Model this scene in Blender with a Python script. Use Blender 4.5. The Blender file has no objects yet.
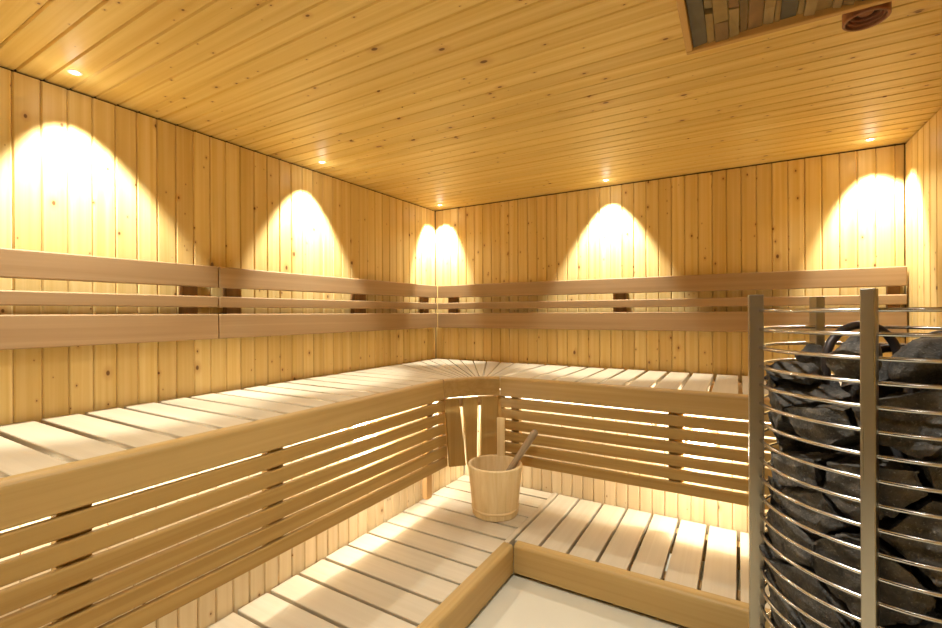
import bpy, bmesh, math, random
from mathutils import Vector, Matrix, noise
random.seed(7)
C = bpy.context.scene.collection
SC = bpy.context.scene
PI = math.pi
Z_CEIL = 1.95
X_RIGHT = 2.372
Y_FRONT = -3.25
Z_SEAT = 0.946      # top of the upper benches
Z_FLOOR = 0.268
Z_LOW = 0.385       # top of the lower benches
X_KICK, Y_KICK = 0.50, -0.458

# ------------------------------------------------------------------ materials
def new_mat(name):
    m = bpy.data.materials.new(name); m.use_nodes = True
    nt = m.node_tree
    return m, nt, nt.nodes['Principled BSDF']

def N(nt, typ, **kw):
    n = nt.nodes.new(typ)
    for k, v in kw.items(): setattr(n, k, v)
    return n

def math_node(nt, op, a, b=None, clamp=False):
    n = N(nt, 'ShaderNodeMath', operation=op, use_clamp=clamp)
    for i, v in enumerate((a, b)):
        if v is None: continue
        if isinstance(v, (int, float)): n.inputs[i].default_value = v
        else: nt.links.new(v, n.inputs[i])
    return n.outputs[0]

def mix(nt, fac, a, b, blend='MIX'):
    n = N(nt, 'ShaderNodeMix', data_type='RGBA', blend_type=blend)
    for sock, v in ((n.inputs[0], fac), (n.inputs[6], a), (n.inputs[7], b)):
        if isinstance(v, (int, float)): sock.default_value = v
        elif isinstance(v, tuple): sock.default_value = (*v, 1)
        else: nt.links.new(v, sock)
    return n.outputs[2]

def wood(name, light, dark, knots=0.0, boards=False, rough=0.5, contrast=1.0, tone=0.10, spec=0.3):
    """Grain runs along local X (or along the board for the panelled walls)."""
    m, nt, bs = new_mat(name); L = nt.links.new
    if boards:
        at = N(nt, 'ShaderNodeAttribute', attribute_name='wood_coord')
        tn = N(nt, 'ShaderNodeAttribute', attribute_name='tone')
        vec, rnd = at.outputs['Vector'], tn.outputs['Fac']
    else:
        tc = N(nt, 'ShaderNodeTexCoord'); oi = N(nt, 'ShaderNodeObjectInfo')
        cb = N(nt, 'ShaderNodeCombineXYZ')
        L(math_node(nt, 'MULTIPLY', oi.outputs['Random'], 37.0), cb.inputs[0])
        L(math_node(nt, 'MULTIPLY', oi.outputs['Random'], 91.0), cb.inputs[1])
        L(math_node(nt, 'MULTIPLY', oi.outputs['Random'], 13.0), cb.inputs[2])
        ad = N(nt, 'ShaderNodeVectorMath', operation='ADD')
        L(tc.outputs['Object'], ad.inputs[0]); L(cb.outputs[0], ad.inputs[1])
        vec, rnd = ad.outputs[0], oi.outputs['Random']
    def scaled(s):
        v = N(nt, 'ShaderNodeVectorMath', operation='MULTIPLY'); L(vec, v.inputs[0]); v.inputs[1].default_value = s
        return v.outputs[0]
    # broad rings
    n1 = N(nt, 'ShaderNodeTexNoise'); L(scaled((0.8, 48, 48)), n1.inputs['Vector'])
    n1.inputs['Scale'].default_value = 1.0; n1.inputs['Detail'].default_value = 3; n1.inputs['Distortion'].default_value = 0.6
    # fine fibres
    n2 = N(nt, 'ShaderNodeTexNoise'); L(scaled((5, 260, 260)), n2.inputs['Vector'])
    n2.inputs['Scale'].default_value = 1.0; n2.inputs['Detail'].default_value = 2
    # slow change along the board
    n3 = N(nt, 'ShaderNodeTexNoise'); L(scaled((1.6, 5, 5)), n3.inputs['Vector'])
    n3.inputs['Scale'].default_value = 1.0; n3.inputs['Detail'].default_value = 2
    r1 = N(nt, 'ShaderNodeMapRange'); L(n1.outputs['Fac'], r1.inputs[0])
    r1.inputs[1].default_value = 0.32; r1.inputs[2].default_value = 0.70
    f = math_node(nt, 'MULTIPLY', r1.outputs[0], 0.68 * contrast)
    g = math_node(nt, 'MULTIPLY', n2.outputs['Fac'], 0.25 * contrast)
    h = math_node(nt, 'MULTIPLY', n3.outputs['Fac'], 0.35 * contrast)
    fac = math_node(nt, 'ADD', math_node(nt, 'ADD', f, g), h, True)
    col = mix(nt, fac, light, dark)
    # per board tone
    mr = N(nt, 'ShaderNodeMapRange'); L(rnd, mr.inputs[0])
    mr.inputs[3].default_value = 1 - tone; mr.inputs[4].default_value = 1 + tone * 0.6
    cc = N(nt, 'ShaderNodeCombineColor')
    L(mr.outputs[0], cc.inputs[0])
    L(math_node(nt, 'POWER', mr.outputs[0], 1.25), cc.inputs[1]); L(math_node(nt, 'POWER', mr.outputs[0], 1.7), cc.inputs[2])
    col = mix(nt, 1.0, col, cc.outputs[0], 'MULTIPLY')
    if knots > 0:
        for sc, thr, rmax in (((8.5, 14, 1), 1 - knots, 0.105), ((17, 27, 1), 1 - knots * 0.7, 0.12)):
            vo = N(nt, 'ShaderNodeTexVoronoi', voronoi_dimensions='2D', feature='F1'); L(scaled(sc), vo.inputs['Vector'])
            vo.inputs['Scale'].default_value = 1.0
            sep = N(nt, 'ShaderNodeSeparateColor'); L(vo.outputs['Color'], sep.inputs[0])
            gate = math_node(nt, 'GREATER_THAN', sep.outputs[0], thr)
            rad = math_node(nt, 'ADD', math_node(nt, 'MULTIPLY', math_node(nt, 'POWER', sep.outputs[1], 2.0), rmax * 0.95), rmax * 0.2)
            q = math_node(nt, 'DIVIDE', vo.outputs['Distance'], rad)
            core = N(nt, 'ShaderNodeMapRange', interpolation_type='SMOOTHSTEP'); L(q, core.inputs[0])
            core.inputs[1].default_value = 1.0; core.inputs[2].default_value = 0.55; core.inputs[3].default_value = 0; core.inputs[4].default_value = 1
            halo = N(nt, 'ShaderNodeMapRange', interpolation_type='SMOOTHSTEP'); L(q, halo.inputs[0])
            halo.inputs[1].default_value = 3.2; halo.inputs[2].default_value = 0.8; halo.inputs[3].default_value = 0; halo.inputs[4].default_value = 0.42
            col = mix(nt, math_node(nt, 'MULTIPLY', halo.outputs[0], gate), col, (0.48, 0.24, 0.075))
            col = mix(nt, math_node(nt, 'MULTIPLY', math_node(nt, 'MULTIPLY', core.outputs[0], gate), 0.9), col, (0.13, 0.05, 0.015))
    L(col, bs.inputs['Base Color'])
    bs.inputs['Roughness'].default_value = rough
    bs.inputs['Specular IOR Level'].default_value = spec
    bp = N(nt, 'ShaderNodeBump'); bp.inputs['Strength'].default_value = 0.06; bp.inputs['Distance'].default_value = 0.002
    L(n2.outputs['Fac'], bp.inputs['Height']); L(bp.outputs[0], bs.inputs['Normal'])
    return m

def plain(name, col, rough=0.5, metal=0.0, noise_amt=0.0, noise_scale=20, emit=None):
    m, nt, bs = new_mat(name); L = nt.links.new
    bs.inputs['Base Color'].default_value = (*col, 1)
    bs.inputs['Roughness'].default_value = rough; bs.inputs['Metallic'].default_value = metal
    if noise_amt:
        tc = N(nt, 'ShaderNodeTexCoord'); n = N(nt, 'ShaderNodeTexNoise'); L(tc.outputs['Object'], n.inputs['Vector'])
        n.inputs['Scale'].default_value = noise_scale; n.inputs['Detail'].default_value = 5
        c2 = tuple(c * (1 - noise_amt) for c in col)
        L(mix(nt, n.outputs['Fac'], col, c2), bs.inputs['Base Color'])
    if emit:
        bs.inputs['Emission Color'].default_value = (*emit[0], 1); bs.inputs['Emission Strength'].default_value = emit[1]
    return m

def stone_mat():
    m, nt, bs = new_mat('peridotite'); L = nt.links.new
    tc = N(nt, 'ShaderNodeTexCoord'); oi = N(nt, 'ShaderNodeObjectInfo')
    a = N(nt, 'ShaderNodeTexNoise'); L(tc.outputs['Object'], a.inputs['Vector']); a.inputs['Scale'].default_value = 18; a.inputs['Detail'].default_value = 8; a.inputs['Roughness'].default_value = 0.65
    b = N(nt, 'ShaderNodeTexNoise'); L(tc.outputs['Object'], b.inputs['Vector']); b.inputs['Scale'].default_value = 260; b.inputs['Detail'].default_value = 4
    cr = N(nt, 'ShaderNodeValToRGB'); L(a.outputs['Fac'], cr.inputs[0])
    e = cr.color_ramp.elements
    e[0].position = 0.35; e[0].color = (0.014, 0.013, 0.012, 1)
    e[1].position = 0.68; e[1].color = (0.115, 0.102, 0.082, 1)
    sp = N(nt, 'ShaderNodeMapRange'); L(b.outputs['Fac'], sp.inputs[0]); sp.inputs[1].default_value = 0.60; sp.inputs[2].default_value = 0.74
    col = mix(nt, math_node(nt, 'MULTIPLY', sp.outputs[0], 0.55), cr.outputs[0], (0.26, 0.25, 0.23))
    tone = N(nt, 'ShaderNodeMapRange'); L(oi.outputs['Random'], tone.inputs[0]); tone.inputs[3].default_value = 0.65; tone.inputs[4].default_value = 1.35
    cc = N(nt, 'ShaderNodeCombineColor')
    for i in range(3): L(tone.outputs[0], cc.inputs[i])
    L(mix(nt, 1.0, col, cc.outputs[0], 'MULTIPLY'), bs.inputs['Base Color'])
    bs.inputs['Roughness'].default_value = 0.62; bs.inputs['Specular IOR Level'].default_value = 0.45
    ad = math_node(nt, 'ADD', a.outputs['Fac'], math_node(nt, 'MULTIPLY', b.outputs['Fac'], 0.18))
    bp = N(nt, 'ShaderNodeBump'); bp.inputs['Strength'].default_value = 1.0; bp.inputs['Distance'].default_value = 0.016
    L(ad, bp.inputs['Height']); L(bp.outputs[0], bs.inputs['Normal'])
    return m

def steel_mat():
    m, nt, bs = new_mat('brushed_steel'); L = nt.links.new
    tc = N(nt, 'ShaderNodeTexCoord')
    v = N(nt, 'ShaderNodeVectorMath', operation='MULTIPLY'); L(tc.outputs['Object'], v.inputs[0]); v.inputs[1].default_value = (3, 260, 260)
    n = N(nt, 'ShaderNodeTexNoise'); L(v.outputs[0], n.inputs['Vector']); n.inputs['Scale'].default_value = 1.0
    r = N(nt, 'ShaderNodeMapRange'); L(n.outputs['Fac'], r.inputs[0]); r.inputs[3].default_value = 0.22; r.inputs[4].default_value = 0.38
    L(r.outputs[0], bs.inputs['Roughness'])
    bs.inputs['Base Color'].default_value = (0.37, 0.34, 0.28, 1); bs.inputs['Metallic'].default_value = 1.0
    return m

M = {}
M['pine'] = wood('pine_panelling', (0.83, 0.665, 0.33), (0.68, 0.485, 0.165), knots=0.18, boards=True, rough=0.42, contrast=1.05, tone=0.11, spec=0.35)
M['pine_ceiling'] = wood('pine_ceiling_boards', (0.82, 0.635, 0.26), (0.66, 0.455, 0.13), knots=0.18, boards=True, rough=0.45, contrast=1.05, tone=0.10, spec=0.3)
M['pine_pale'] = wood('pale_pine_panelling', (0.80, 0.69, 0.47), (0.68, 0.54, 0.31), knots=0.14, boards=True, rough=0.45, contrast=0.9, tone=0.08)
M['aspen'] = wood('aspen_slats', (0.555, 0.49, 0.36), (0.46, 0.385, 0.26), rough=0.5, contrast=0.7, tone=0.07)
M['alder'] = wood('alder_rails', (0.46, 0.315, 0.17), (0.33, 0.21, 0.10), rough=0.5, contrast=0.9, tone=0.07)
M['skirt'] = wood('alder_skirt', (0.43, 0.28, 0.09), (0.31, 0.18, 0.048), rough=0.5, contrast=0.9, tone=0.08)
M['front'] = wood('alder_front_rail', (0.49, 0.34, 0.135), (0.37, 0.235, 0.075), rough=0.45, contrast=0.9, tone=0.05)
M['batten'] = wood('dark_batten', (0.34, 0.19, 0.08), (0.20, 0.10, 0.04), rough=0.6)
M['bearer'] = wood('spruce_bearer', (0.60, 0.40, 0.18), (0.45, 0.27, 0.10), rough=0.6)
M['bucket'] = wood('bucket_staves', (0.84, 0.70, 0.43), (0.68, 0.51, 0.25), rough=0.5, contrast=1.0)
M['ladle'] = wood('weathered_ladle', (0.45, 0.36, 0.24), (0.30, 0.22, 0.13), rough=0.6, contrast=1.1)
M['trim'] = wood('pine_trim', (0.72, 0.48, 0.20), (0.55, 0.33, 0.10), rough=0.5)
M['vent'] = wood('red_brown_vent', (0.36, 0.17, 0.095), (0.22, 0.09, 0.05), rough=0.45)
M['gap'] = plain('dark_gap', (0.05, 0.028, 0.012), 0.9)
M['backing'] = plain('backing_board', (0.30, 0.17, 0.06), 0.9)
M['floor'] = plain('pale_floor_tile', (0.64, 0.61, 0.48), 0.45, noise_amt=0.12, noise_scale=6)
M['stone'] = stone_mat()
M['steel'] = steel_mat()
M['ring_steel'] = plain('polished_steel', (0.56, 0.55, 0.53), 0.2, 1.0)
M['black_steel'] = plain('dark_steel', (0.03, 0.028, 0.027), 0.5, 0.6)
M['element'] = plain('heating_element_metal', (0.045, 0.036, 0.034), 0.42, 0.5, noise_amt=0.3)
M['lamp_ring'] = plain('lamp_ring', (0.85, 0.80, 0.70), 0.3, 0.2)
M['lens'] = plain('lamp_lens', (1, 1, 1), 0.3, emit=((1.0, 0.86, 0.62), 40.0))
M['lens_low'] = plain('bench_lamp_lens', (1, 1, 1), 0.3, emit=((1.0, 0.86, 0.62), 90.0))
M['led'] = plain('led_strip_lens', (1, 1, 1), 0.3, emit=((1.0, 0.86, 0.62), 6.0))
for nm, c in (('slate', (0.165, 0.145, 0.105)), ('ochre', (0.38, 0.265, 0.105)), ('sand', (0.44, 0.32, 0.15)), ('rust', (0.30, 0.18, 0.07)), ('umber', (0.24, 0.155, 0.06))):
    M['mosaic_' + nm] = plain('split_stone_' + nm, c, 0.8, noise_amt=0.45, noise_scale=26)

# ------------------------------------------------------------------ builders
def link(name, me, mat, parent=None, M4=None, smooth=False):
    if smooth:
        for p in me.polygons: p.use_smooth = True
    for mm in (mat if isinstance(mat, (list, tuple)) else [mat]): me.materials.append(mm)
    return place(name, me, parent, M4)

def place(name, me, parent=None, M4=None):
    o = bpy.data.objects.new(name, me); C.objects.link(o)
    M4 = M4 or Matrix.Identity(4)
    if parent is not None:
        o.parent = parent
        o.matrix_basis = WORLD[parent.name].inverted() @ M4
    else:
        o.matrix_basis = M4
    WORLD[o.name] = M4
    return o

WORLD = {}      # where every object stands

def mesh_from(bm, name='shape'):
    bmesh.ops.recalc_face_normals(bm, faces=bm.faces)
    me = bpy.data.meshes.new(name); bm.to_mesh(me); bm.free(); return me

def thing(name, label, cat, loc, group=None, mesh=None, mat=None):
    o = bpy.data.objects.new(name, None); C.objects.link(o); o.location = loc; o.empty_display_size = 0.1
    WORLD[o.name] = Matrix.Translation(loc)
    tag(o, label, cat, group)
    return o

def tag(o, label, cat, group=None):
    o['label'] = label; o['category'] = cat
    if group: o['group'] = group
    return o

def struct(name, me, mat, M4=None):
    o = link(name, me, mat, None, M4); o['kind'] = 'structure'; return o

def plank_mesh(l, w, t, bev=0.003, seg=2):
    bm = bmesh.new(); bmesh.ops.create_cube(bm, size=1)
    bmesh.ops.scale(bm, vec=(l, w, t), verts=bm.verts)
    if bev: bmesh.ops.bevel(bm, geom=list(bm.edges), offset=bev, segments=seg, profile=0.5, affect='EDGES')
    return mesh_from(bm)

AX = {'x': Matrix.Identity(4),
      'y': Matrix(((0, -1, 0, 0), (1, 0, 0, 0), (0, 0, 1, 0), (0, 0, 0, 1))),
      'z': Matrix(((0, 0, 1, 0), (0, 1, 0, 0), (-1, 0, 0, 0), (0, 0, 0, 1)))}   # local X -> world -Z

def plank(name, x0, x1, y0, y1, z0, z1, axis, mat, parent=None, bev=0.003, cache={}):
    """A plank filling the box, its grain along the axis."""
    d = (abs(x1 - x0), abs(y1 - y0), abs(z1 - z0))
    if axis == 'x': l, w, t = d
    elif axis == 'y': l, w, t = d[1], d[0], d[2]
    else: l, w, t = d[2], d[1], d[0]
    key = (round(l, 4), round(w, 4), round(t, 4), bev, mat.name)
    me = cache.get(key)
    if me is None:
        me = plank_mesh(l, w, t, bev); me.materials.append(mat); cache[key] = me
    c = Vector(((x0 + x1) / 2, (y0 + y1) / 2, (z0 + z1) / 2))
    return place(name, me, parent, Matrix.Translation(c) @ AX[axis])

def prism(pts, z0, z1, bev=0.003):
    bm = bmesh.new()
    a = [bm.verts.new((x, y, z0)) for x, y in pts]; b = [bm.verts.new((x, y, z1)) for x, y in pts]
    bm.faces.new(a[::-1]); bm.faces.new(b)
    n = len(pts)
    for i in range(n): bm.faces.new((a[i], a[(i + 1) % n], b[(i + 1) % n], b[i]))
    bmesh.ops.recalc_face_normals(bm, faces=bm.faces)
    if bev: bmesh.ops.bevel(bm, geom=list(bm.edges), offset=bev, segments=2, profile=0.5, affect='EDGES')
    return bm

def lathe(profile, seg=48, close=False):
    bm = bmesh.new(); rings = []
    for r, z in profile:
        if r < 1e-6: rings.append([bm.verts.new((0, 0, z))])
        else: rings.append([bm.verts.new((r * math.cos(2 * PI * i / seg), r * math.sin(2 * PI * i / seg), z)) for i in range(seg)])
    pairs = list(zip(rings, rings[1:]))
    if close: pairs.append((rings[-1], rings[0]))
    for a, b in pairs:
        for i in range(seg):
            j = (i + 1) % seg
            if len(a) == 1 and len(b) == 1: continue
            if len(a) == 1: bm.faces.new((a[0], b[i], b[j]))
            elif len(b) == 1: bm.faces.new((a[i], a[j], b[0]))
            else: bm.faces.new((a[i], a[j], b[j], b[i]))
    return bm

def tube(pts, r, seg=10, caps=True):
    bm = bmesh.new(); pts = [Vector(p) for p in pts]; rings = []
    up = Vector((0.13, 0.21, 1)).normalized()
    for i, p in enumerate(pts):
        t = (pts[min(i + 1, len(pts) - 1)] - pts[max(i - 1, 0)]).normalized()
        if i == 0: u = t.cross(up).normalized()
        else: u = (u - t * u.dot(t)).normalized()
        v = t.cross(u)
        rr = r[i] if isinstance(r, (list, tuple)) else r
        rings.append([bm.verts.new(p + rr * (math.cos(2 * PI * k / seg) * u + math.sin(2 * PI * k / seg) * v)) for k in range(seg)])
    for a, b in zip(rings, rings[1:]):
        for k in range(seg): bm.faces.new((a[k], a[(k + 1) % seg], b[(k + 1) % seg], b[k]))
    if caps: bm.faces.new(rings[0][::-1]); bm.faces.new(rings[-1])
    return bm

def panelling(name, O, along, across, normal, length, cuts, mat, thick=0.012, cham=0.0042, depth=0.004, rng=None, wob=0.0):
    """Tongue and groove boards with v grooves, one surface; the boards run along 'along'."""
    along, across, normal, O = Vector(along), Vector(across), Vector(normal), Vector(O)
    vs, fs, wc, tn = [], [], [], []
    for u0, u1 in zip(cuts, cuts[1:]):
        off = Vector((random.uniform(0, 60), random.uniform(0, 60), 0)); t = random.random()
        sec = ((u0, -thick), (u0 + 0.0006, -depth), (u0 + cham, 0), (u1 - cham, 0), (u1 - 0.0006, -depth), (u1, -thick))
        end = length - random.uniform(0, wob)
        base = len(vs)
        for l in (0, end):
            for u, d in sec:
                vs.append(O + along * l + across * u + normal * d)
                wc.append(off + Vector((l, u - u0, d)))
                tn.append(t)
        for i in range(5): fs.append((base + i, base + i + 1, base + 7 + i, base + 6 + i))
        fs.append(tuple(base + i for i in range(6))); fs.append(tuple(base + 6 + i for i in reversed(range(6))))
    me = bpy.data.meshes.new(name); me.from_pydata([tuple(v) for v in vs], [], fs)
    bm = bmesh.new(); bm.from_mesh(me)
    bmesh.ops.recalc_face_normals(bm, faces=bm.faces); bm.to_mesh(me); bm.free()
    a = me.attributes.new('wood_coord', 'FLOAT_VECTOR', 'POINT')
    a.data.foreach_set('vector', [c for w in wc for c in w])
    b = me.attributes.new('tone', 'FLOAT', 'POINT'); b.data.foreach_set('value', tn)
    return struct(name, me, mat)

def cuts(lo, hi, ref, step):
    k = math.ceil((lo - ref) / step + 0.15); out = [lo]
    while ref + k * step < hi - 0.15 * step:
        out.append(ref + k * step); k += 1
    return out + [hi]

def slab(name, x0, x1, y0, y1, z0, z1, mat):
    return struct(name, plank_mesh(x1 - x0, y1 - y0, z1 - z0, 0), mat,
                  Matrix.Translation(((x0 + x1) / 2, (y0 + y1) / 2, (z0 + z1) / 2)))

# ------------------------------------------------------------------ the room
HW = Z_CEIL - 0.007 - Z_FLOOR
panelling('wall_left', (0, 0, Z_FLOOR), (0, 0, 1), (0, 1, 0), (1, 0, 0), HW, cuts(Y_FRONT, 0, -1.528, 0.0622), M['pine'])
panelling('wall_back', (0, 0, Z_FLOOR), (0, 0, 1), (1, 0, 0), (0, -1, 0), HW, cuts(0, X_RIGHT, 1.355, 0.0617), M['pine'])
panelling('wall_right', (X_RIGHT, 0, Z_FLOOR), (0, 0, 1), (0, 1, 0), (-1, 0, 0), HW, cuts(Y_FRONT, 0, -0.151, 0.0655), M['pine'])
panelling('wall_front', (0, Y_FRONT, Z_FLOOR), (0, 0, 1), (1, 0, 0), (0, 1, 0), HW, cuts(0, X_RIGHT, 0.03, 0.0617), M['pine'])
panelling('ceiling', (-0.01, 0, Z_CEIL), (1, 0, 0), (0, 1, 0), (0, 0, -1), X_RIGHT + 0.02, cuts(Y_FRONT - .01, 0.01, -2.078, 0.0624), M['pine_ceiling'], depth=0.005, cham=0.004)
# solid backing behind the boards and the shadow gap under the ceiling
T = 0.10
slab('wall_left_backing', -T, -0.010, Y_FRONT - T, T, Z_FLOOR, Z_CEIL + 0.03, M['gap'])
slab('wall_back_backing', -0.010, X_RIGHT + 0.010, 0.010, T, Z_FLOOR, Z_CEIL + 0.03, M['gap'])
slab('wall_right_backing', X_RIGHT + 0.010, X_RIGHT + T, Y_FRONT - T, T, Z_FLOOR, Z_CEIL + 0.03, M['gap'])
slab('wall_front_backing', -0.010, X_RIGHT + 0.010, Y_FRONT - T, Y_FRONT - 0.010, Z_FLOOR, Z_CEIL + 0.03, M['gap'])
slab('ceiling_backing', -T, X_RIGHT + T, Y_FRONT - T, T, Z_CEIL + 0.030, Z_CEIL + 0.08, M['gap'])
slab('floor', -T, X_RIGHT + T, Y_FRONT - T, T, Z_FLOOR - 0.08, Z_FLOOR, M['floor'])
# panelled kick walls under the upper benches
panelling('wall_lower_left', (X_KICK, 0, Z_FLOOR), (0, 0, 1), (0, 1, 0), (1, 0, 0), 0.852 - Z_FLOOR, cuts(Y_FRONT + .001, Y_KICK, -1.6, 0.0505), M['pine_pale'])
panelling('wall_lower_back', (0, Y_KICK, Z_FLOOR), (0, 0, 1), (1, 0, 0), (0, -1, 0), 0.852 - Z_FLOOR, cuts(X_KICK, X_RIGHT - .001, 1.5, 0.0505), M['pine_pale'])

# unseen dark panel added behind the camera to cut bounce light
M['door_glass'] = plain('tinted_door_glass', (0.02, 0.018, 0.015), 0.08)
slab('door_1', 0.95, 2.10, Y_FRONT + 0.001, Y_FRONT + 0.022, Z_FLOOR, 1.85, M['door_glass'])

# ------------------------------------------------------------------ upper benches
def bench_slats(root, name, axis, bounds, a0, a1, z, t, gap, mat):
    """Slats laid side by side between consecutive bounds."""
    for u0, u1 in zip(bounds, bounds[1:]):
        dz = random.uniform(-0.0012, 0.0012)
        if axis == 'x': plank(name, a0, a1, u0 + gap / 2, u1 - gap / 2, z - t + dz, z + dz, 'x', mat, root)
        else: plank(name, u0 + gap / 2, u1 - gap / 2, a0, a1, z - t + dz, z + dz, 'y', mat, root)

UF = 0.616           # front face of the upper bench
STEP = 0.1035
ub = thing('upper_bench', 'long upper bench of pale crosswise slats along the left wall', 'bench', (0.31, -1.9, 0))
b = [-0.80 - STEP * k for k in range(24)][::-1]
b = [y for y in b if y > Y_FRONT + 0.02]
bench_slats(ub, 'seat_slat', 'x', b, 0.010, 0.587, Z_SEAT, 0.026, 0.016, M['aspen'])
def nosing(l, h=0.090, w=0.028):
    """Front rail: a board with a rounded upper front edge; front towards -Y local, top at z=0."""
    pts = [(0, -h), (0, 0)]
    r = 0.014
    for k in range(6):
        a = PI / 2 + k * PI / 2 / 5
        pts.append((-w + r + r * math.cos(a), -r + r * math.sin(a)))
    pts += [(-w, -h + 0.003), (-w + 0.003, -h)]
    bm = bmesh.new()
    A = [bm.verts.new((-l / 2, y, z)) for y, z in pts]; B = [bm.verts.new((l / 2, y, z)) for y, z in pts]
    bm.faces.new(A); bm.faces.new(B[::-1]); n = len(pts)
    for i in range(n): bm.faces.new((A[i], B[i], B[(i + 1) % n], A[(i + 1) % n]))
    return mesh_from(bm)
LY0, LY1 = Y_FRONT + 0.012, -0.82
link('front_rail', nosing(LY1 - LY0 - 0.003), M['front'], ub, Matrix.Translation((UF - 0.028, (LY0 + LY1) / 2, Z_SEAT + 0.001)) @ Matrix.Rotation(PI / 2, 4, 'Z'))
plank('bearer', 0.535, 0.585, LY0, -0.80, 0.86, 0.917, 'y', M['bearer'], ub)
plank('bearer', 0.014, 0.06, LY0, -0.80, 0.86, 0.917, 'y', M['bearer'], ub)

RX0, RX1 = 0.797, X_RIGHT - 0.006
ub2 = thing('upper_bench', 'upper bench of pale crosswise slats along the back wall, ending behind the heater', 'bench', (1.58, -0.31, 0))
b = [1.78 - 0.1045 * k for k in range(9, -7, -1)]
b = [0.80] + [x for x in b if 0.85 < x < RX1 - 0.03] + [RX1]
bench_slats(ub2, 'seat_slat', 'y', b, -0.587, -0.010, Z_SEAT, 0.026, 0.016, M['aspen'])
link('front_rail', nosing(RX1 - RX0 - 0.004), M['front'], ub2, Matrix.Translation(((RX0 + RX1) / 2 + .001, -UF + 0.028, Z_SEAT + 0.001)))
plank('bearer', 0.80, RX1, -0.585, -0.535, 0.86, 0.917, 'x', M['bearer'], ub2)
plank('bearer', 0.80, RX1, -0.06, -0.014, 0.86, 0.917, 'x', M['bearer'], ub2)

# corner with slats fanning out from the rounded front
cb = thing('corner_bench', 'corner section of the upper bench with slats fanning out like rays', 'bench', (0.42, -0.42, 0))
cA, cB = Vector((UF, -0.82)), Vector((0.80, -UF))
def arc_front(t, off=0.0):
    """Gently hollow front line of the corner, t from 0 (left) to 1 (right)."""
    p = cA.lerp(cB, t); n = (cB - cA).normalized(); n = Vector((-n.y, n.x))       # towards the wall
    return p + n * (0.030 * math.sin(PI * t) + off)
NF = 16
per = [-0.795 + k * (1.59 / NF) for k in range(NF + 1)]
def wall_pt(s): return Vector((0.010, s)) if s < -0.010 else (Vector((s, -0.010)) if s > 0.010 else Vector((0.010, -0.010)))
for k in range(NF):
    g = 0.0030; s0, s1 = per[k] + 0.004, per[k + 1] - 0.004
    t0, t1 = k / NF + 0.010, (k + 1) / NF - 0.010
    w0, w1 = wall_pt(s0), wall_pt(s1)
    f0, f1 = arc_front(t0, 0.030), arc_front(t1, 0.030)
    pts = [w0, f0, f1, w1]
    cx = sum((p for p in pts), Vector((0, 0))) / 4
    d = ((f0 + f1) / 2 - (w0 + w1) / 2).normalized(); ang = math.atan2(d.y, d.x)
    Rm = Matrix.Rotation(-ang, 2)
    loc = [Rm @ (p - cx) for p in pts]
    me = mesh_from(prism([tuple(p) for p in loc], -0.026, 0, 0.002))
    link('seat_slat', me, M['aspen'], cb, Matrix.Translation((cx.x, cx.y, Z_SEAT + random.uniform(-.001, .001))) @ Matrix.Rotation(ang, 4, 'Z'))
plank('bearer', 0.50, 0.54, -0.79, -0.47, 0.8565, 0.917, 'y', M['bearer'], cb)
# curved front rail block
def corner_block():
    bm = bmesh.new(); n = 14; secs = []
    w, h, r = 0.028, 0.086, 0.012
    prof = [(w, -h), (w, 0)] + [(r - r * math.sin(a * PI / 10), -r + r * math.cos(a * PI / 10)) for a in range(6)] + [(0, -h)]
    base = Vector((0.708, -0.718))
    for i in range(n + 1):
        t = 0.006 + i / n * 0.988
        secs.append([bm.verts.new((*(arc_front(t, o) - base), z)) for o, z in prof])
    m = len(prof)
    for A, B in zip(secs, secs[1:]):
        for k in range(m): bm.faces.new((A[k], B[k], B[(k + 1) % m], A[(k + 1) % m]))
    bm.faces.new(secs[0]); bm.faces.new(secs[-1][::-1])
    return mesh_from(bm)
link('front_rail', corner_block(), M['front'], cb, Matrix.Translation((0.708, -0.718, Z_SEAT + 0.001)))
for (ax0, ay0), (ax1, ay1) in (((0.03, -0.79), (0.03, -0.05)), ((0.03, -0.03), (0.79, -0.03))):
    if ax0 == ax1: plank('bearer', ax0 - .015, ax0 + .02, ay0, ay1, 0.86, 0.917, 'y', M['bearer'], cb)
    else: plank('bearer', ax0, ax1, ay0 - .02, ay0 + .015, 0.86, 0.917, 'x', M['bearer'], cb)

# ------------------------------------------------------------------ slatted skirts under the fronts
GAPS = [0.8535, 0.8015, 0.7495, 0.6975, 0.6455, 0.5930]
LV = [(GAPS[i] - 0.0045, (GAPS[i + 1] + 0.0045) if i < 5 else 0.545) for i in range(6)]
ls = thing('bench_skirt', 'horizontal slatted skirt hanging below the left upper bench', 'skirt', (0.60, -1.9, 0.54))
for i, (zt, zb) in enumerate(LV):
    plank('skirt_slat', UF - 0.018, UF, LY0, -0.824 + 0.0055 * (i + 1) + random.uniform(-.002, .002), zb, zt, 'y', M['skirt'], ls, bev=0.0035)
for y, w in ((-2.86, .06), (-2.15, .06), (-1.68, .055)):
    plank('support_post', UF - 0.048, UF - 0.019, y - w / 2, y + w / 2, 0.55, 0.855, 'z', M['skirt'], ls)
plank('support_post', UF - 0.048, UF - 0.019, -0.925, -0.880, 0.55, 0.855, 'z', M['skirt'], ls)
plank('foot_post', X_KICK + 0.002, X_KICK + 0.03, -0.836, -0.795, Z_LOW + 0.003, 0.845, 'z', M['bearer'], ls)
rs = thing('bench_skirt', 'horizontal slatted skirt hanging below the back wall upper bench', 'skirt', (1.58, -0.60, 0.54))
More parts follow.
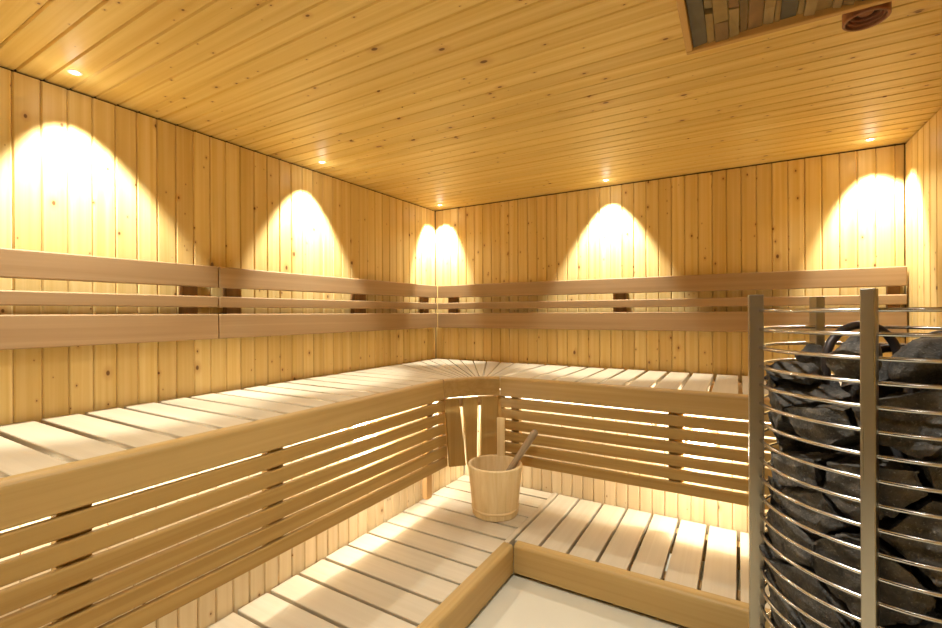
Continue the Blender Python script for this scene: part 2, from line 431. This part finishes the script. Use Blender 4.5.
for i, (zt, zb) in enumerate(LV):
    plank('skirt_slat', 0.7975 + 0.0025 * (i + 1) + random.uniform(-.002, .002), RX1, -UF, -UF + 0.018, zb, zt, 'x', M['skirt'], rs, bev=0.0035)
for x, w in ((1.560, .055), (0.868, .042), (2.25, .055)):
    plank('support_post', x - w / 2, x + w / 2, -UF + 0.019, -UF + 0.048, 0.55, 0.855, 'z', M['skirt'], rs)
cs = thing('corner_skirt', 'upright tapered boards closing the angled corner under the fanned bench', 'skirt', (0.69, -0.70, 0.55))
ux = (cB - cA).normalized(); ang = math.atan2(ux.y, ux.x)
MC = Matrix.Translation((cA.x, cA.y, 0)) @ Matrix.Rotation(ang, 4, 'Z')
def corner_board(t0, t1, b0, b1, zt=0.859, zb=0.545):
    bm = bmesh.new()
    # grain along local X: build with X = up, Y = along the chamfer, Z = depth
    h = zt - zb
    pts = [(-h / 2, b0), (-h / 2, b1), (h / 2, t1), (h / 2, t0)]
    cy = sum(p[1] for p in pts) / 4
    bm.free(); bm = prism([(x, y - cy) for x, y in pts], -0.009, 0.009, 0.003)
    L = Matrix(((0, 1, 0, cy), (0, 0, 1, 0.0095), (1, 0, 0, (zt + zb) / 2), (0, 0, 0, 1)))
    link('corner_board', mesh_from(bm), M['skirt'], cs, MC @ L)
corner_board(0.006, 0.0725, 0.0245, 0.104)
corner_board(0.089, 0.1635, 0.1120, 0.1570)
corner_board(0.1815, 0.262, 0.1755, 0.278)
plank('corner_post', 0.572, 0.597, -0.806, -0.762, 0.56, 0.855, 'z', M['skirt'], cs)  # unseen bars added to block light leaking at the corner joints
plank('corner_post', 0.764, 0.803, -0.583, -0.562, 0.56, 0.855, 'z', M['skirt'], cs)
link('cross_batten', plank_mesh(0.24, 0.04, 0.018), M['bearer'], cs, MC @ Matrix.Translation((0.137, 0.030, 0.835)) @ Matrix.Rotation(PI / 2, 4, 'X'))

# ------------------------------------------------------------------ lower benches
SX, SY = 1.008, -0.967        # ends of the lower slats
lb = thing('lower_bench', 'low bench of pale slats below the left upper bench, carrying the bucket', 'bench', (0.75, -1.8, Z_FLOOR))
b = [-1.53 + 0.1095 * k for k in range(-15, 10)]
b = [Y_FRONT + 0.01] + [y for y in b if Y_FRONT + .05 < y < -0.50] + [Y_KICK - 0.004]
bench_slats(lb, 'seat_slat', 'x', b, X_KICK + 0.004, SX - 0.002, Z_LOW, 0.026, 0.011, M['aspen'])
bm = nosing(1.0 * (SY - 0.038 - (Y_FRONT + 0.012)), h=0.106, w=0.040)
link('front_rail', bm, M['front'], lb, Matrix.Translation((SX, (SY - 0.038 + Y_FRONT + 0.012) / 2, Z_LOW + 0.002)) @ Matrix.Rotation(PI / 2, 4, 'Z'))
plank('edge_trim', SX, SX + 0.020, SY - 0.037, Y_KICK - 0.004, Z_LOW - 0.030, Z_LOW + 0.004, 'y', M['aspen'], lb)
for x0 in (X_KICK + 0.03, 0.86):
    plank('bearer', x0, x0 + 0.05, Y_FRONT + 0.012, Y_KICK - 0.03, Z_FLOOR, Z_LOW - 0.028, 'y', M['bearer'], lb)
rb = thing('lower_bench', 'low bench of pale slats below the back upper bench, beside the heater', 'bench', (1.7, -0.7, Z_FLOOR))
b = [1.0285] + [1.134 + 0.1062 * k for k in range(11)] + [RX1]
bench_slats(rb, 'seat_slat', 'y', b, SY + 0.002, Y_KICK - 0.004, Z_LOW, 0.026, 0.011, M['aspen'])
RL = RX1 - 1.0495
link('front_rail', nosing(RL, h=0.106, w=0.038), M['front'], rb, Matrix.Translation((1.0495 + RL / 2, SY, Z_LOW + 0.002)))
for y0 in (Y_KICK - 0.08, -0.90):
    plank('bearer', 1.032, RX1, y0, y0 + 0.05, Z_FLOOR, Z_LOW - 0.028, 'x', M['bearer'], rb)

# ------------------------------------------------------------------ backrests
RZ = (('top_rail', 1.353, 1.434, 0.030), ('middle_rail', 1.277, 1.319, 0.030), ('lower_rail', 1.156, 1.252, 0.030))
def backrest(label, axis, a0, a1, battens, loc):
    r = thing('backrest', label, 'backrest', loc, None)
    for nm, z0, z1, back in RZ:
        if axis == 'y': plank(nm, back, 0.052, a0, a1, z0, z1, 'y', M['alder'], r, bev=0.004)
        else: plank(nm, a0, a1, -0.052, -back, z0, z1, 'x', M['alder'], r, bev=0.004)
    for p, w in battens:
        if axis == 'y': plank('batten', 0.001, back - .0005, p - w / 2, p + w / 2, 1.17, 1.42, 'z', M['batten'], r)
        else: plank('batten', p - w / 2, p + w / 2, -back + .0005, -0.001, 1.17, 1.42, 'z', M['batten'], r)
    return r
backrest('nearer three-rail backrest on the left wall, left of the joint', 'y', Y_FRONT + 0.012, -1.5275, ((-1.62, .055), (-2.55, .055)), (0.03, -2.4, 1.16))
backrest('farther three-rail backrest on the left wall, from the joint to the corner', 'y', -1.5245, -0.053, ((-1.452, .062), (-0.745, .09), (-0.15, .06)), (0.03, -0.8, 1.16))
backrest('three-rail backrest across the back wall behind the heater', 'x', 0.0535, X_RIGHT - 0.006, ((1.222, .066), (2.33, .04), (0.15, .06)), (1.2, -0.03, 1.16))

# ------------------------------------------------------------------ lamps
WARM = (1.0, 0.97, 0.89)
LOW = (1.0, 0.99, 0.94)      # the lamps under the benches are a little whiter
def spot(parent, loc, energy, size, blend, rot=(0, 0, 0), rad=0.02, name='lamp_beam'):
    l = bpy.data.lights.new(name, 'SPOT'); l.energy = energy; l.spot_size = math.radians(size); l.spot_blend = blend
    l.color = WARM; l.shadow_soft_size = rad
    o = bpy.data.objects.new(name, l); C.objects.link(o); o.parent = parent; o.location = loc; o.rotation_euler = rot
    return o
def point(parent, loc, energy, rad=0.02, name='lamp_light', col=WARM):
    l = bpy.data.lights.new(name, 'POINT'); l.energy = energy; l.color = col; l.shadow_soft_size = rad
    o = bpy.data.objects.new(name, l); C.objects.link(o); o.parent = parent; o.location = loc
    return o
SPOT_W = 80.0
ring_me = mesh_from(lathe([(0.010, 0.004), (0.010, -0.001), (0.013, -0.003), (0.017, -0.002), (0.018, 0.001)], 32))
lens_me = mesh_from(lathe([(0, -0.0005), (0.010, -0.0005)], 24))
ring_me.materials.append(M['lamp_ring']); lens_me.materials.append(M['lens'])
def downlight(x, y, label, beam=None, tilt=(0, 0)):
    t = thing('downlight', label, 'lamp', (x, y, Z_CEIL), 'ceiling downlights')
    place('trim_ring', ring_me, t, Matrix.Translation((x, y, Z_CEIL)))
    place('lens', lens_me, t, Matrix.Translation((x, y, Z_CEIL)))
    spot(t, (0, 0, -0.012), SPOT_W if beam is None else beam[0], 71 if beam is None else beam[1], 0.45 if beam is None else 1.0, (math.radians(tilt[0]), math.radians(tilt[1]), 0))
    if beam is None: spot(t, (0, 0, -0.012), 17.0, 105, 1.0, tuple(-math.radians(1.9 * a) for a in tilt) + (0,), name='lamp_spill')
    point(t, (0, 0, -0.045), 0.15, 0.02)
downlight(0.128, -1.989, 'nearest small round downlight above the left wall', None, (8, 14))
downlight(0.123, -1.083, 'small round downlight midway along the left wall', None, (0, 13))
downlight(0.116, -0.112, 'small round downlight in the far corner where the two walls meet', None, (12, 12))
downlight(1.174, -0.111, 'small round downlight above the middle of the back wall', None, (13, 0))
downlight(2.238, -0.122, 'small round downlight above the right end of the back wall', None, (12, -10))
downlight(0.128, -2.90, 'small round downlight at the entrance end of the left wall', None, (0, 13))  # this and the lamps below are unseen, added to brighten the room
downlight(1.20, -2.95, 'small round downlight above the dark glass door')
downlight(1.50, -1.82, 'wide small downlight over the open floor beside the heater', (80.0, 135))  # wide beams added as fill for the lower benches and floor
downlight(0.85, -2.30, 'wide small downlight over the front of the left lower bench', (20.0, 135))
downlight(2.12, -2.40, 'wide small downlight by the right wall near the glass door', (16.0, 120))

def bench_lamp(M4, label):
    t = thing('wall_lamp', label, 'lamp', M4.translation, 'lamps behind the skirts')
    link('housing', mesh_from(lathe([(0.0, 0.0), (0.056, 0.0), (0.056, 0.014), (0.048, 0.016), (0.048, 0.012)], 28)), M['lamp_ring'], t, M4, True)
    link('lens', mesh_from(lathe([(0.048, 0.013), (0.044, 0.026), (0.030, 0.036), (0.012, 0.040), (0, 0.041)], 24)), M['lens_low'], t, M4, True)
    p = point(t, (0, 0, 0), LOW_W, 0.02, 'lamp_light', LOW); p.location = M4.to_3x3() @ Vector((0, 0, 0.062))
LOW_W = 12.0
RXp = Matrix.Rotation(PI / 2, 4, 'Y'); RYm = Matrix.Rotation(PI / 2, 4, 'X')
bench_lamp(Matrix.Translation((X_KICK + .0005, -1.243, 0.795)) @ RXp, 'glowing round lamp behind the left slatted skirt')
bench_lamp(Matrix.Translation((1.642, Y_KICK - .0005, 0.727)) @ RYm, 'glowing round lamp behind the back slatted skirt')
def added_led(x0, x1, y0, y1, z, label, energy, rot, lift=-0.006):  # unseen strips added to give the glow under the benches a source
    t = thing('led_strip', label, 'lamp', ((x0 + x1) / 2, (y0 + y1) / 2, z))
    M4 = Matrix.Translation(t.location)
    dx, dy = x1 - x0, y1 - y0
    link('channel', plank_mesh(dx, dy, 0.008, 0.001), M['lamp_ring'], t, Matrix.Translation((t.location.x, t.location.y, z + 0.004)))
    link('lens', plank_mesh(max(dx - .004, .004), max(dy - .004, .004), 0.003, 0), M['led'], t, Matrix.Translation((t.location.x, t.location.y, z - 0.0017 if lift < 0 else z + 0.0097)))
    l = bpy.data.lights.new('lamp_light', 'AREA'); l.shape = 'RECTANGLE'; l.size = dx; l.size_y = dy; l.energy = energy; l.color = LOW
    o = bpy.data.objects.new('lamp_light', l); C.objects.link(o); o.parent = t; o.location = (0, 0, lift); o.rotation_euler = rot
added_led(0.552, 0.570, -3.2, -0.80, 0.848, 'thin light strip under the left upper bench', 6.0, (0, PI / 4, 0))
added_led(0.80, 2.35, -0.570, -0.552, 0.848, 'thin light strip under the back upper bench', 5.0, (PI / 4, 0, 0))
added_led(0.468, 0.486, -3.2, -0.48, 0.846, 'upward light strip behind the kick wall under the left upper bench', 5.0, (PI, 0, 0), 0.020)
added_led(0.52, 2.35, -0.444, -0.426, 0.846, 'upward light strip behind the kick wall under the back upper bench', 4.0, (PI, 0, 0), 0.020)
added_led(0.513, 0.531, -0.79, -0.48, 0.848, 'short light strip under the fanned corner bench', 4.0, (0, 0, 0))

# ------------------------------------------------------------------ bucket and ladle
BX, BY = 0.862, -0.792
bk = thing('bucket', 'wooden sauna bucket with one tall stave handle on the lower bench', 'bucket', (BX, BY, Z_LOW + 0.002))
HB = 0.215
def stave_bucket():
    bm = bmesh.new(); n = 18; sub = 5
    def ringv(rf, z):
        out = []
        for i in range(n):
            for s in range(sub):
                a = 2 * PI * (i + s / sub) / n
                groove = 0.0012 if s == 0 else 0
                out.append(bm.verts.new(((rf - groove) * math.cos(a), (rf - groove) * math.sin(a), z)))
        return out
    prof = [(0.0930, 0.0), (0.0965, 0.004)] + [(0.0965 + (0.1175 - 0.0965) * k / 8, 0.004 + (HB - 0.007) * k / 8) for k in range(1, 9)] + [(0.1155, HB), (0.1075, HB), (0.1055, HB - 0.003)]
    prof += [(0.1055 - 0.020 * k / 6, HB - 0.003 - (HB - 0.025) * k / 6) for k in range(1, 7)]
    rs_ = [ringv(r, z) for r, z in prof]; m = n * sub
    for a, b_ in zip(rs_, rs_[1:]):
        for i in range(m): bm.faces.new((a[i], a[(i + 1) % m], b_[(i + 1) % m], b_[i]))
    bm.faces.new(rs_[0][::-1]); bm.faces.new(rs_[-1])
    # grain upright: turn so that local X is up
    bmesh.ops.rotate(bm, verts=bm.verts, matrix=Matrix.Rotation(PI / 2, 3, 'Y').inverted() @ Matrix.Identity(3), cent=(0, 0, 0))
    return mesh_from(bm)
MB = Matrix.Translation((BX, BY, Z_LOW + 0.001)) @ Matrix.Rotation(PI / 2, 4, 'Y')
body = link('body', stave_bucket(), M['bucket'], bk, MB, False)
for r0, z0 in ((0.0990, 0.030),):
    link('hoop', mesh_from(lathe([(r0 + .0004, z0 - .006), (r0 + .0022, z0 - .004), (r0 + .0034, z0 + .004), (r0 + .0016, z0 + .006)], 64)), M['bucket'], bk, Matrix.Translation((BX, BY, Z_LOW + 0.001)), True)
hx = math.atan2(0.507, 0.862)      # towards the right of the view
ha = hx + math.radians(73)
hc = Vector((math.cos(ha), math.sin(ha)))
bmh = plank_mesh(0.19, 0.036, 0.012, 0.004)
link('handle_stave', bmh, M['bucket'], bk, Matrix.Translation((BX + hc.x * 0.1115, BY + hc.y * 0.1115, Z_LOW + HB + 0.078)) @ Matrix.Rotation(ha, 4, 'Z') @ Matrix.Rotation(PI / 2, 4, 'Y'))
ld = thing('ladle', 'grey-brown wooden ladle standing in the bucket', 'ladle', (BX - 0.02, BY - 0.02, Z_LOW + 0.02))
Rv = Vector((0.862, 0.507, 0))
cB3 = Vector((BX, BY, 0))
tip = cB3 + Rv * 0.180 + Vector((0, 0, 0.742)); foot = cB3 + Rv * -0.028 + Vector((0, 0, Z_LOW + 0.050))
dirv = (tip - foot).normalized()
L_ = (tip - foot).length
qm = dirv.to_track_quat('X', 'Z').to_matrix().to_4x4()
prof_r = [0.010, 0.011, 0.013, 0.0145, 0.0158, 0.016, 0.013, 0.005]
prof_x = [0, .2, .45, .7, .85, .94, .985, 1.0]
link('handle', mesh_from(tube([(L_ * (t - .5), 0, 0) for t in prof_x], prof_r, 14)), M['ladle'], ld, Matrix.Translation((tip + foot) / 2) @ qm, True)
link('bowl', mesh_from(lathe([(0, -0.020), (0.018, -0.018), (0.030, -0.008), (0.033, 0.006), (0.030, 0.006), (0.026, -0.006), (0.014, -0.014), (0, -0.015)], 28)), M['ladle'], ld, Matrix.Translation(foot - dirv * 0.004 + Vector((-0.014, -0.008, 0))), True)

# ------------------------------------------------------------------ heater
HX, HY = 2.036, -1.352
RC = 0.2265
ht = thing('sauna_heater', 'round steel cage heater of stacked rings on upright posts', 'heater', (HX, HY, Z_FLOOR))
MH = Matrix.Translation((HX, HY, 0))
link('base', mesh_from(lathe([(0, Z_FLOOR), (0.20, Z_FLOOR), (0.205, Z_FLOOR + 0.01), (0.205, 0.335), (0.20, 0.345), (0, 0.345)], 48)), M['black_steel'], ht, MH, False)
link('core', mesh_from(lathe([(0, 0.346), (0.060, 0.346), (0.060, 1.02), (0.05, 1.03), (0, 1.03)], 24)), M['black_steel'], ht, MH, True)
RR = 0.0038
ring_mesh = mesh_from(lathe([(RC - RR + RR * math.cos(2 * PI * k / 10), RR * math.sin(2 * PI * k / 10)) for k in range(10)], 96, close=True))
ring_mesh.materials.append(M['ring_steel'])
for p in ring_mesh.polygons: p.use_smooth = True
RING_TOP, RING_D = 1.2525, 0.0399
for k in range(29):
    z = RING_TOP - k * RING_D
    if z > Z_FLOOR + 0.03: place('ring', ring_mesh, ht, Matrix.Translation((HX, HY, z)))
post_me = plank_mesh(1.2875 - Z_FLOOR, 0.0195, 0.028, 0.0015, 2)
post_me.materials.append(M['steel'])
for deg in (-109.8, -175.5, 114.5, -42.0, 34.0):
    a = math.radians(deg)
    place('post', post_me, ht, Matrix.Translation((HX + (RC + 0.004) * math.cos(a), HY + (RC + 0.004) * math.sin(a), (1.2875 + Z_FLOOR) / 2)) @ Matrix.Rotation(a, 4, 'Z') @ Matrix.Rotation(PI / 2, 4, 'Y'))
# heating element loops rising out of the stones
def loop(cx, cy, ang, w, ztop, z0):
    d = Vector((math.cos(ang), math.sin(ang), 0)); pts = []
    r = w / 2
    c = Vector((cx, cy, 0))
    for k in range(4): pts.append(c - d * r + Vector((0, 0, z0 + (ztop - r - z0) * k / 4)))
    for k in range(13):
        t = PI - PI * k / 12
        pts.append(c + d * r * math.cos(t) + Vector((0, 0, ztop - r + r * math.sin(t))))
    for k in range(1, 5): pts.append(c + d * r + Vector((0, 0, ztop - r - (ztop - r - z0) * k / 4)))
    return [p - Vector((HX, HY, 0)) for p in pts]
for cx, cy, ang, w, zt in ((2.000, -1.285, 0.50, 0.15, 1.222), (2.105, -1.34, 0.75, 0.13, 1.205), (2.06, -1.225, 0.2, 0.11, 1.17)):
    link('heating_element', mesh_from(tube(loop(cx, cy, ang, w, zt, 1.03), 0.0088, 12)), M['element'], ht, MH, True)

# stones: convex cells of a random packing, roughened
def roughen(bm, amp, seed, smooth=1):
    bmesh.ops.triangulate(bm, faces=bm.faces[:])
    ln = max((e.calc_length() for e in bm.edges), default=0.1)
    for _ in range(4):
        long = [e for e in bm.edges if e.calc_length() > 0.011]
        if not long or len(bm.verts) > 1300: break
        bmesh.ops.subdivide_edges(bm, edges=long, cuts=1, use_grid_fill=True)
        bmesh.ops.triangulate(bm, faces=bm.faces[:])
    for _ in range(smooth):
        bmesh.ops.smooth_vert(bm, verts=bm.verts[:], factor=0.5, use_axis_x=True, use_axis_y=True, use_axis_z=True)
    bm.normal_update()
    off = Vector((seed * 3.1, seed * 1.7, seed * 0.9))
    mv = []
    for v in bm.verts:
        p = v.co + off
        d = noise.fractal(p * 15, 0.7, 2.1, 5) * amp * 1.2 - abs(noise.noise(p * 22)) * amp * 1.1
        mv.append(v.co + v.normal * (d - amp * 0.55))
    for v, c in zip(bm.verts, mv): v.co = c
def finish_stone(bm, name, label, group):
    me = bpy.data.meshes.new('stone'); 
    c = sum((v.co for v in bm.verts), Vector()) / len(bm.verts)
    zmin = min(v.co.z for v in bm.verts)
    o0 = Vector((c.x, c.y, c.z))
    for v in bm.verts: v.co -= o0
    bmesh.ops.recalc_face_normals(bm, faces=bm.faces)
    bm.to_mesh(me); bm.free()
    for p in me.polygons: p.use_smooth = True
    o = link(name, me, M['stone'], None, Matrix.Translation(o0))
    tag(o, label, 'stone', group)
    return o
rng = random.Random(21)
seeds = []
LH = 0.0855; NL = 9
for i in range(NL):
    n = 8
    for k in range(n):
        a = 2 * PI * (k + 0.5 * (i % 2) + rng.uniform(-.22, .22)) / n
        seeds.append((Vector((rng.uniform(.135, .175) * math.cos(a), rng.uniform(.135, .175) * math.sin(a), 0.3785 + i * LH + rng.uniform(-.028, .028))), i, a))
CAM = Vector((1.773, -2.54)); vang = math.atan2(CAM.y - HY, CAM.x - HX)
for i, (s, layer, a) in enumerate(seeds):
    da = abs((a - vang + PI) % (2 * PI) - PI)
    if da > math.radians(118) and layer < NL - 2: continue
    bm = bmesh.new(); bmesh.ops.create_cube(bm, size=0.34); bmesh.ops.translate(bm, vec=s, verts=bm.verts)
    def clip(co, no):
        g = bm.verts[:] + bm.edges[:] + bm.faces[:]
        r = bmesh.ops.bisect_plane(bm, geom=g, dist=1e-6, plane_co=co, plane_no=no, clear_outer=True)
        ed = [e for e in r['geom_cut'] if isinstance(e, bmesh.types.BMEdge)]
        if ed: bmesh.ops.holes_fill(bm, edges=ed, sides=0)
    for j, (q, _, _) in enumerate(seeds):
        if j == i: continue
        d = q - s
        if d.length > 0.24: continue
        clip((s + q) / 2 - d.normalized() * 0.0022, d.normalized())
    out = Vector((math.cos(a), math.sin(a), 0))
    for da_ in (-0.55, 0.0, 0.55):
        aa = a + da_ + rng.uniform(-.12, .12)
        nrm = Vector((math.cos(aa), math.sin(aa), rng.uniform(-.30, .30)))
        clip(Vector((math.cos(aa), math.sin(aa), 0)) * rng.uniform(0.198, 0.214) + Vector((0, 0, s.z)), nrm.normalized())
    clip(out * 0.066, -out)
    clip(Vector((0, 0, 0.349)), Vector((0, 0, -1)))
    if layer >= NL - 2:
        clip(s + Vector((0, 0, rng.uniform(.018, .030))), Vector((rng.uniform(-.45, .45), rng.uniform(-.45, .45), 1)).normalized())
    if len(bm.faces) < 4: bm.free(); continue
    roughen(bm, 0.0065, i)
    bmesh.ops.translate(bm, vec=(HX, HY, 0), verts=bm.verts)
    if layer >= NL - 1: lab = 'rough dark grey stone in the uppermost full layer of the cage'
    else: lab = 'rough dark grey stone stacked inside the rings below the top layer'
    finish_stone(bm, 'sauna_stone', lab, 'stones in the heater cage, top layer' if layer >= NL - 1 else 'stones in the heater cage, below the top layer')
def loose_stone(c, size, rot, seed, label):
    bm = bmesh.new(); bmesh.ops.create_icosphere(bm, subdivisions=2, radius=1)
    r_ = random.Random(seed)
    for v in bm.verts: v.co *= 1 + r_.uniform(-.10, .14)
    for _ in range(7):                                # flat broken faces
        n = Vector((r_.uniform(-1, 1), r_.uniform(-1, 1), r_.uniform(-1, 1))).normalized()
        g = bm.verts[:] + bm.edges[:] + bm.faces[:]
        r = bmesh.ops.bisect_plane(bm, geom=g, dist=1e-6, plane_co=n * r_.uniform(.62, .85), plane_no=n, clear_outer=True)
        ed = [e for e in r['geom_cut'] if isinstance(e, bmesh.types.BMEdge)]
        if ed: bmesh.ops.holes_fill(bm, edges=ed, sides=0)
    bmesh.ops.scale(bm, vec=size, verts=bm.verts)
    bmesh.ops.rotate(bm, verts=bm.verts, matrix=Matrix.Rotation(rot[2], 3, 'Z') @ Matrix.Rotation(rot[1], 3, 'Y') @ Matrix.Rotation(rot[0], 3, 'X'), cent=(0, 0, 0))
    roughen(bm, 0.0055, seed)
    bmesh.ops.translate(bm, vec=c, verts=bm.verts)
    finish_stone(bm, 'sauna_stone', label, 'loose stones on top of the heater')
loose_stone((1.958, -1.455, 1.165), (0.050, 0.046, 0.050), (.3, .2, .4), 101, 'upright rounded stone on top of the pile behind the front steel post')
loose_stone((2.075, -1.445, 1.172), (0.095, 0.062, 0.052), (.1, -.25, .5), 102, 'big slab-like stone on top of the pile right of the front steel post')
loose_stone((1.875, -1.345, 1.118), (0.062, 0.050, 0.030), (.1, .1, .2), 103, 'flat stone on top of the pile near the left steel post')
loose_stone((1.93, -1.24, 1.140), (0.050, 0.042, 0.038), (.0, .2, .9), 104, 'small stone at the back of the pile beside the rear steel post')

loose_stone((2.035, -1.300, 1.115), (0.062, 0.050, 0.052), (.2, .1, 1.2), 105, 'dark stone in the middle of the pile beneath the heating loop')
loose_stone((2.150, -1.330, 1.110), (0.050, 0.060, 0.050), (.1, .3, .3), 106, 'dark stone on top of the pile behind the big slab-like stone')
# ------------------------------------------------------------------ ceiling panel and vent
PX0, PX1, PY0, PY1 = 1.660, 2.345, -1.95, -1.236
pn = thing('ceiling_panel', 'framed panel of split stone strips on the ceiling above the heater', 'panel', ((PX0 + PX1) / 2, (PY0 + PY1) / 2, Z_CEIL))
ZB, ZT = Z_CEIL - 0.034, Z_CEIL - 0.0005
tw = 0.016
plank('frame_side', PX0, PX1, PY1 - tw, PY1, ZB, ZT, 'x', M['trim'], pn)
plank('frame_side', PX0, PX1, PY0, PY0 + tw, ZB, ZT, 'x', M['trim'], pn)
plank('frame_side', PX0, PX0 + tw, PY0 + tw + .0005, PY1 - tw - .0005, ZB, ZT, 'y', M['trim'], pn)
plank('frame_side', PX1 - tw, PX1, PY0 + tw + .0005, PY1 - tw - .0005, ZB, ZT, 'y', M['trim'], pn)
def mosaic():
    r_ = random.Random(5); bm = bmesh.new(); x = PX0 + tw + 0.001
    cxm, cym = (PX0 + PX1) / 2, (PY0 + PY1) / 2
    names = ['slate', 'ochre', 'sand', 'rust', 'umber']
    first = [0, 1, 3, 1, 4, 3, 2, 1, 0, 1, 2, 1, 2, 4]
    ci = 0
    while x < PX1 - tw - 0.006:
        w = r_.choice((0.012, 0.017, 0.022, 0.030))
        if ci == 0 or ci == 8: w = 0.032
        w = min(w, PX1 - tw - 0.001 - x)
        y = PY1 - tw - 0.001 - r_.uniform(0, .004)
        k = 0
        while y > PY0 + tw + 0.01:
            l = min(r_.uniform(0.07, 0.24), y - (PY0 + tw + 0.001))
            mi = first[ci] if (k == 0 and ci < len(first)) else r_.choice((1, 1, 2, 2, 3, 4, 1, 3, 4, 0))
            h = r_.uniform(0.012, 0.026)
            z1 = ZT - 0.0005
            vs = [bm.verts.new((px - cxm, py - cym, pz - Z_CEIL)) for pz in (z1, z1 - h) for px, py in (
                (x + .0008, y - l + .001), (x + w - .0008, y - l + .001 + r_.uniform(0, .003)), (x + w - .0008, y), (x + .0008, y - r_.uniform(0, .003)))]
            for v in vs[4:]: v.co.z += r_.uniform(-.003, .003)
            for q in ((3, 2, 1, 0), (4, 5, 6, 7), (0, 1, 5, 4), (1, 2, 6, 5), (2, 3, 7, 6), (3, 0, 4, 7)):
                f = bm.faces.new([vs[i] for i in q]); f.material_index = mi
            y -= l; k += 1
        x += w; ci += 1
    return mesh_from(bm)
link('stone_mosaic', mosaic(), [M['mosaic_' + n] for n in ('slate', 'ochre', 'sand', 'rust', 'umber')], pn, Matrix.Translation(((PX0 + PX1) / 2, (PY0 + PY1) / 2, Z_CEIL)))
VX, VY = 2.030, -1.170
vt = thing('ceiling_vent', 'round ribbed red-brown vent on the ceiling beside the stone panel', 'vent', (VX, VY, Z_CEIL))
MV = Matrix.Translation((VX, VY, Z_CEIL))
def disc(r0, r1, z0, z1):
    return mesh_from(lathe([(r0, z0), (r1, z0), (r1, z1 + .002), (r1 - .002, z1), (r0 + .002, z1), (r0, z1 + .002), (r0, z0)], 56))
for r0, r1, z1 in ((0.037, 0.0435, -0.028), (0.031, 0.036, -0.021), (0.025, 0.030, -0.014)):
    link('rib', disc(r0, r1, -0.0005, z1), M['vent'], vt, MV)
link('throat', mesh_from(lathe([(0.0245, -0.0006), (0.0245, -0.006), (0, -0.006)], 40)), M['gap'], vt, MV, True)
link('plug', mesh_from(lathe([(0, -0.007), (0.012, -0.007), (0.014, -0.010), (0.012, -0.013), (0, -0.013)], 32)), M['vent'], vt, MV, True)

# ------------------------------------------------------------------ camera and view
# everything above was measured in units of the fit; bring the room to real size, floor at zero
REAL = 1.22

cam = bpy.data.cameras.new('camera'); co = bpy.data.objects.new('camera', cam); C.objects.link(co)
cam.sensor_width = 36; cam.lens = 454.0644 / 942 * 36; cam.clip_start = 0.02
yaw, pitch, roll = 0.5318, -0.0016, -0.0046
F = Vector((-math.sin(yaw), math.cos(yaw), 0)); R = Vector((math.cos(yaw), math.sin(yaw), 0)); U = Vector((0, 0, 1))
F, U = F * math.cos(pitch) + U * math.sin(pitch), U * math.cos(pitch) - F * math.sin(pitch)
R, U = R * math.cos(roll) + U * math.sin(roll), U * math.cos(roll) - R * math.sin(roll)
mw = Matrix.Identity(4)
for i in range(3): mw[i][0] = R[i]; mw[i][1] = U[i]; mw[i][2] = -F[i]; mw[i][3] = (1.773, -2.54, 1.25)[i]
co.matrix_basis = mw
SC.camera = co
for o in C.objects:
    if o.parent is None:
        o.location = (o.location - Vector((0, 0, Z_FLOOR))) * REAL
        if o.type != 'CAMERA': o.scale = (REAL,) * 3
for l in bpy.data.lights: l.energy *= REAL * REAL
w = bpy.data.worlds.new('world'); SC.world = w; w.use_nodes = True
w.node_tree.nodes['Background'].inputs[0].default_value = (0, 0, 0, 1)
SC.view_settings.view_transform = 'Standard'; SC.view_settings.look = 'None'
SC.view_settings.exposure = -0.2; SC.view_settings.gamma = 1.0; SC.view_settings.use_curve_mapping = False
cy = SC.cycles
cy.use_denoising = True; cy.max_bounces = 12; cy.diffuse_bounces = 8; cy.glossy_bounces = 4
cy.sample_clamp_indirect = 6.0; cy.caustics_reflective = False; cy.caustics_refractive = False
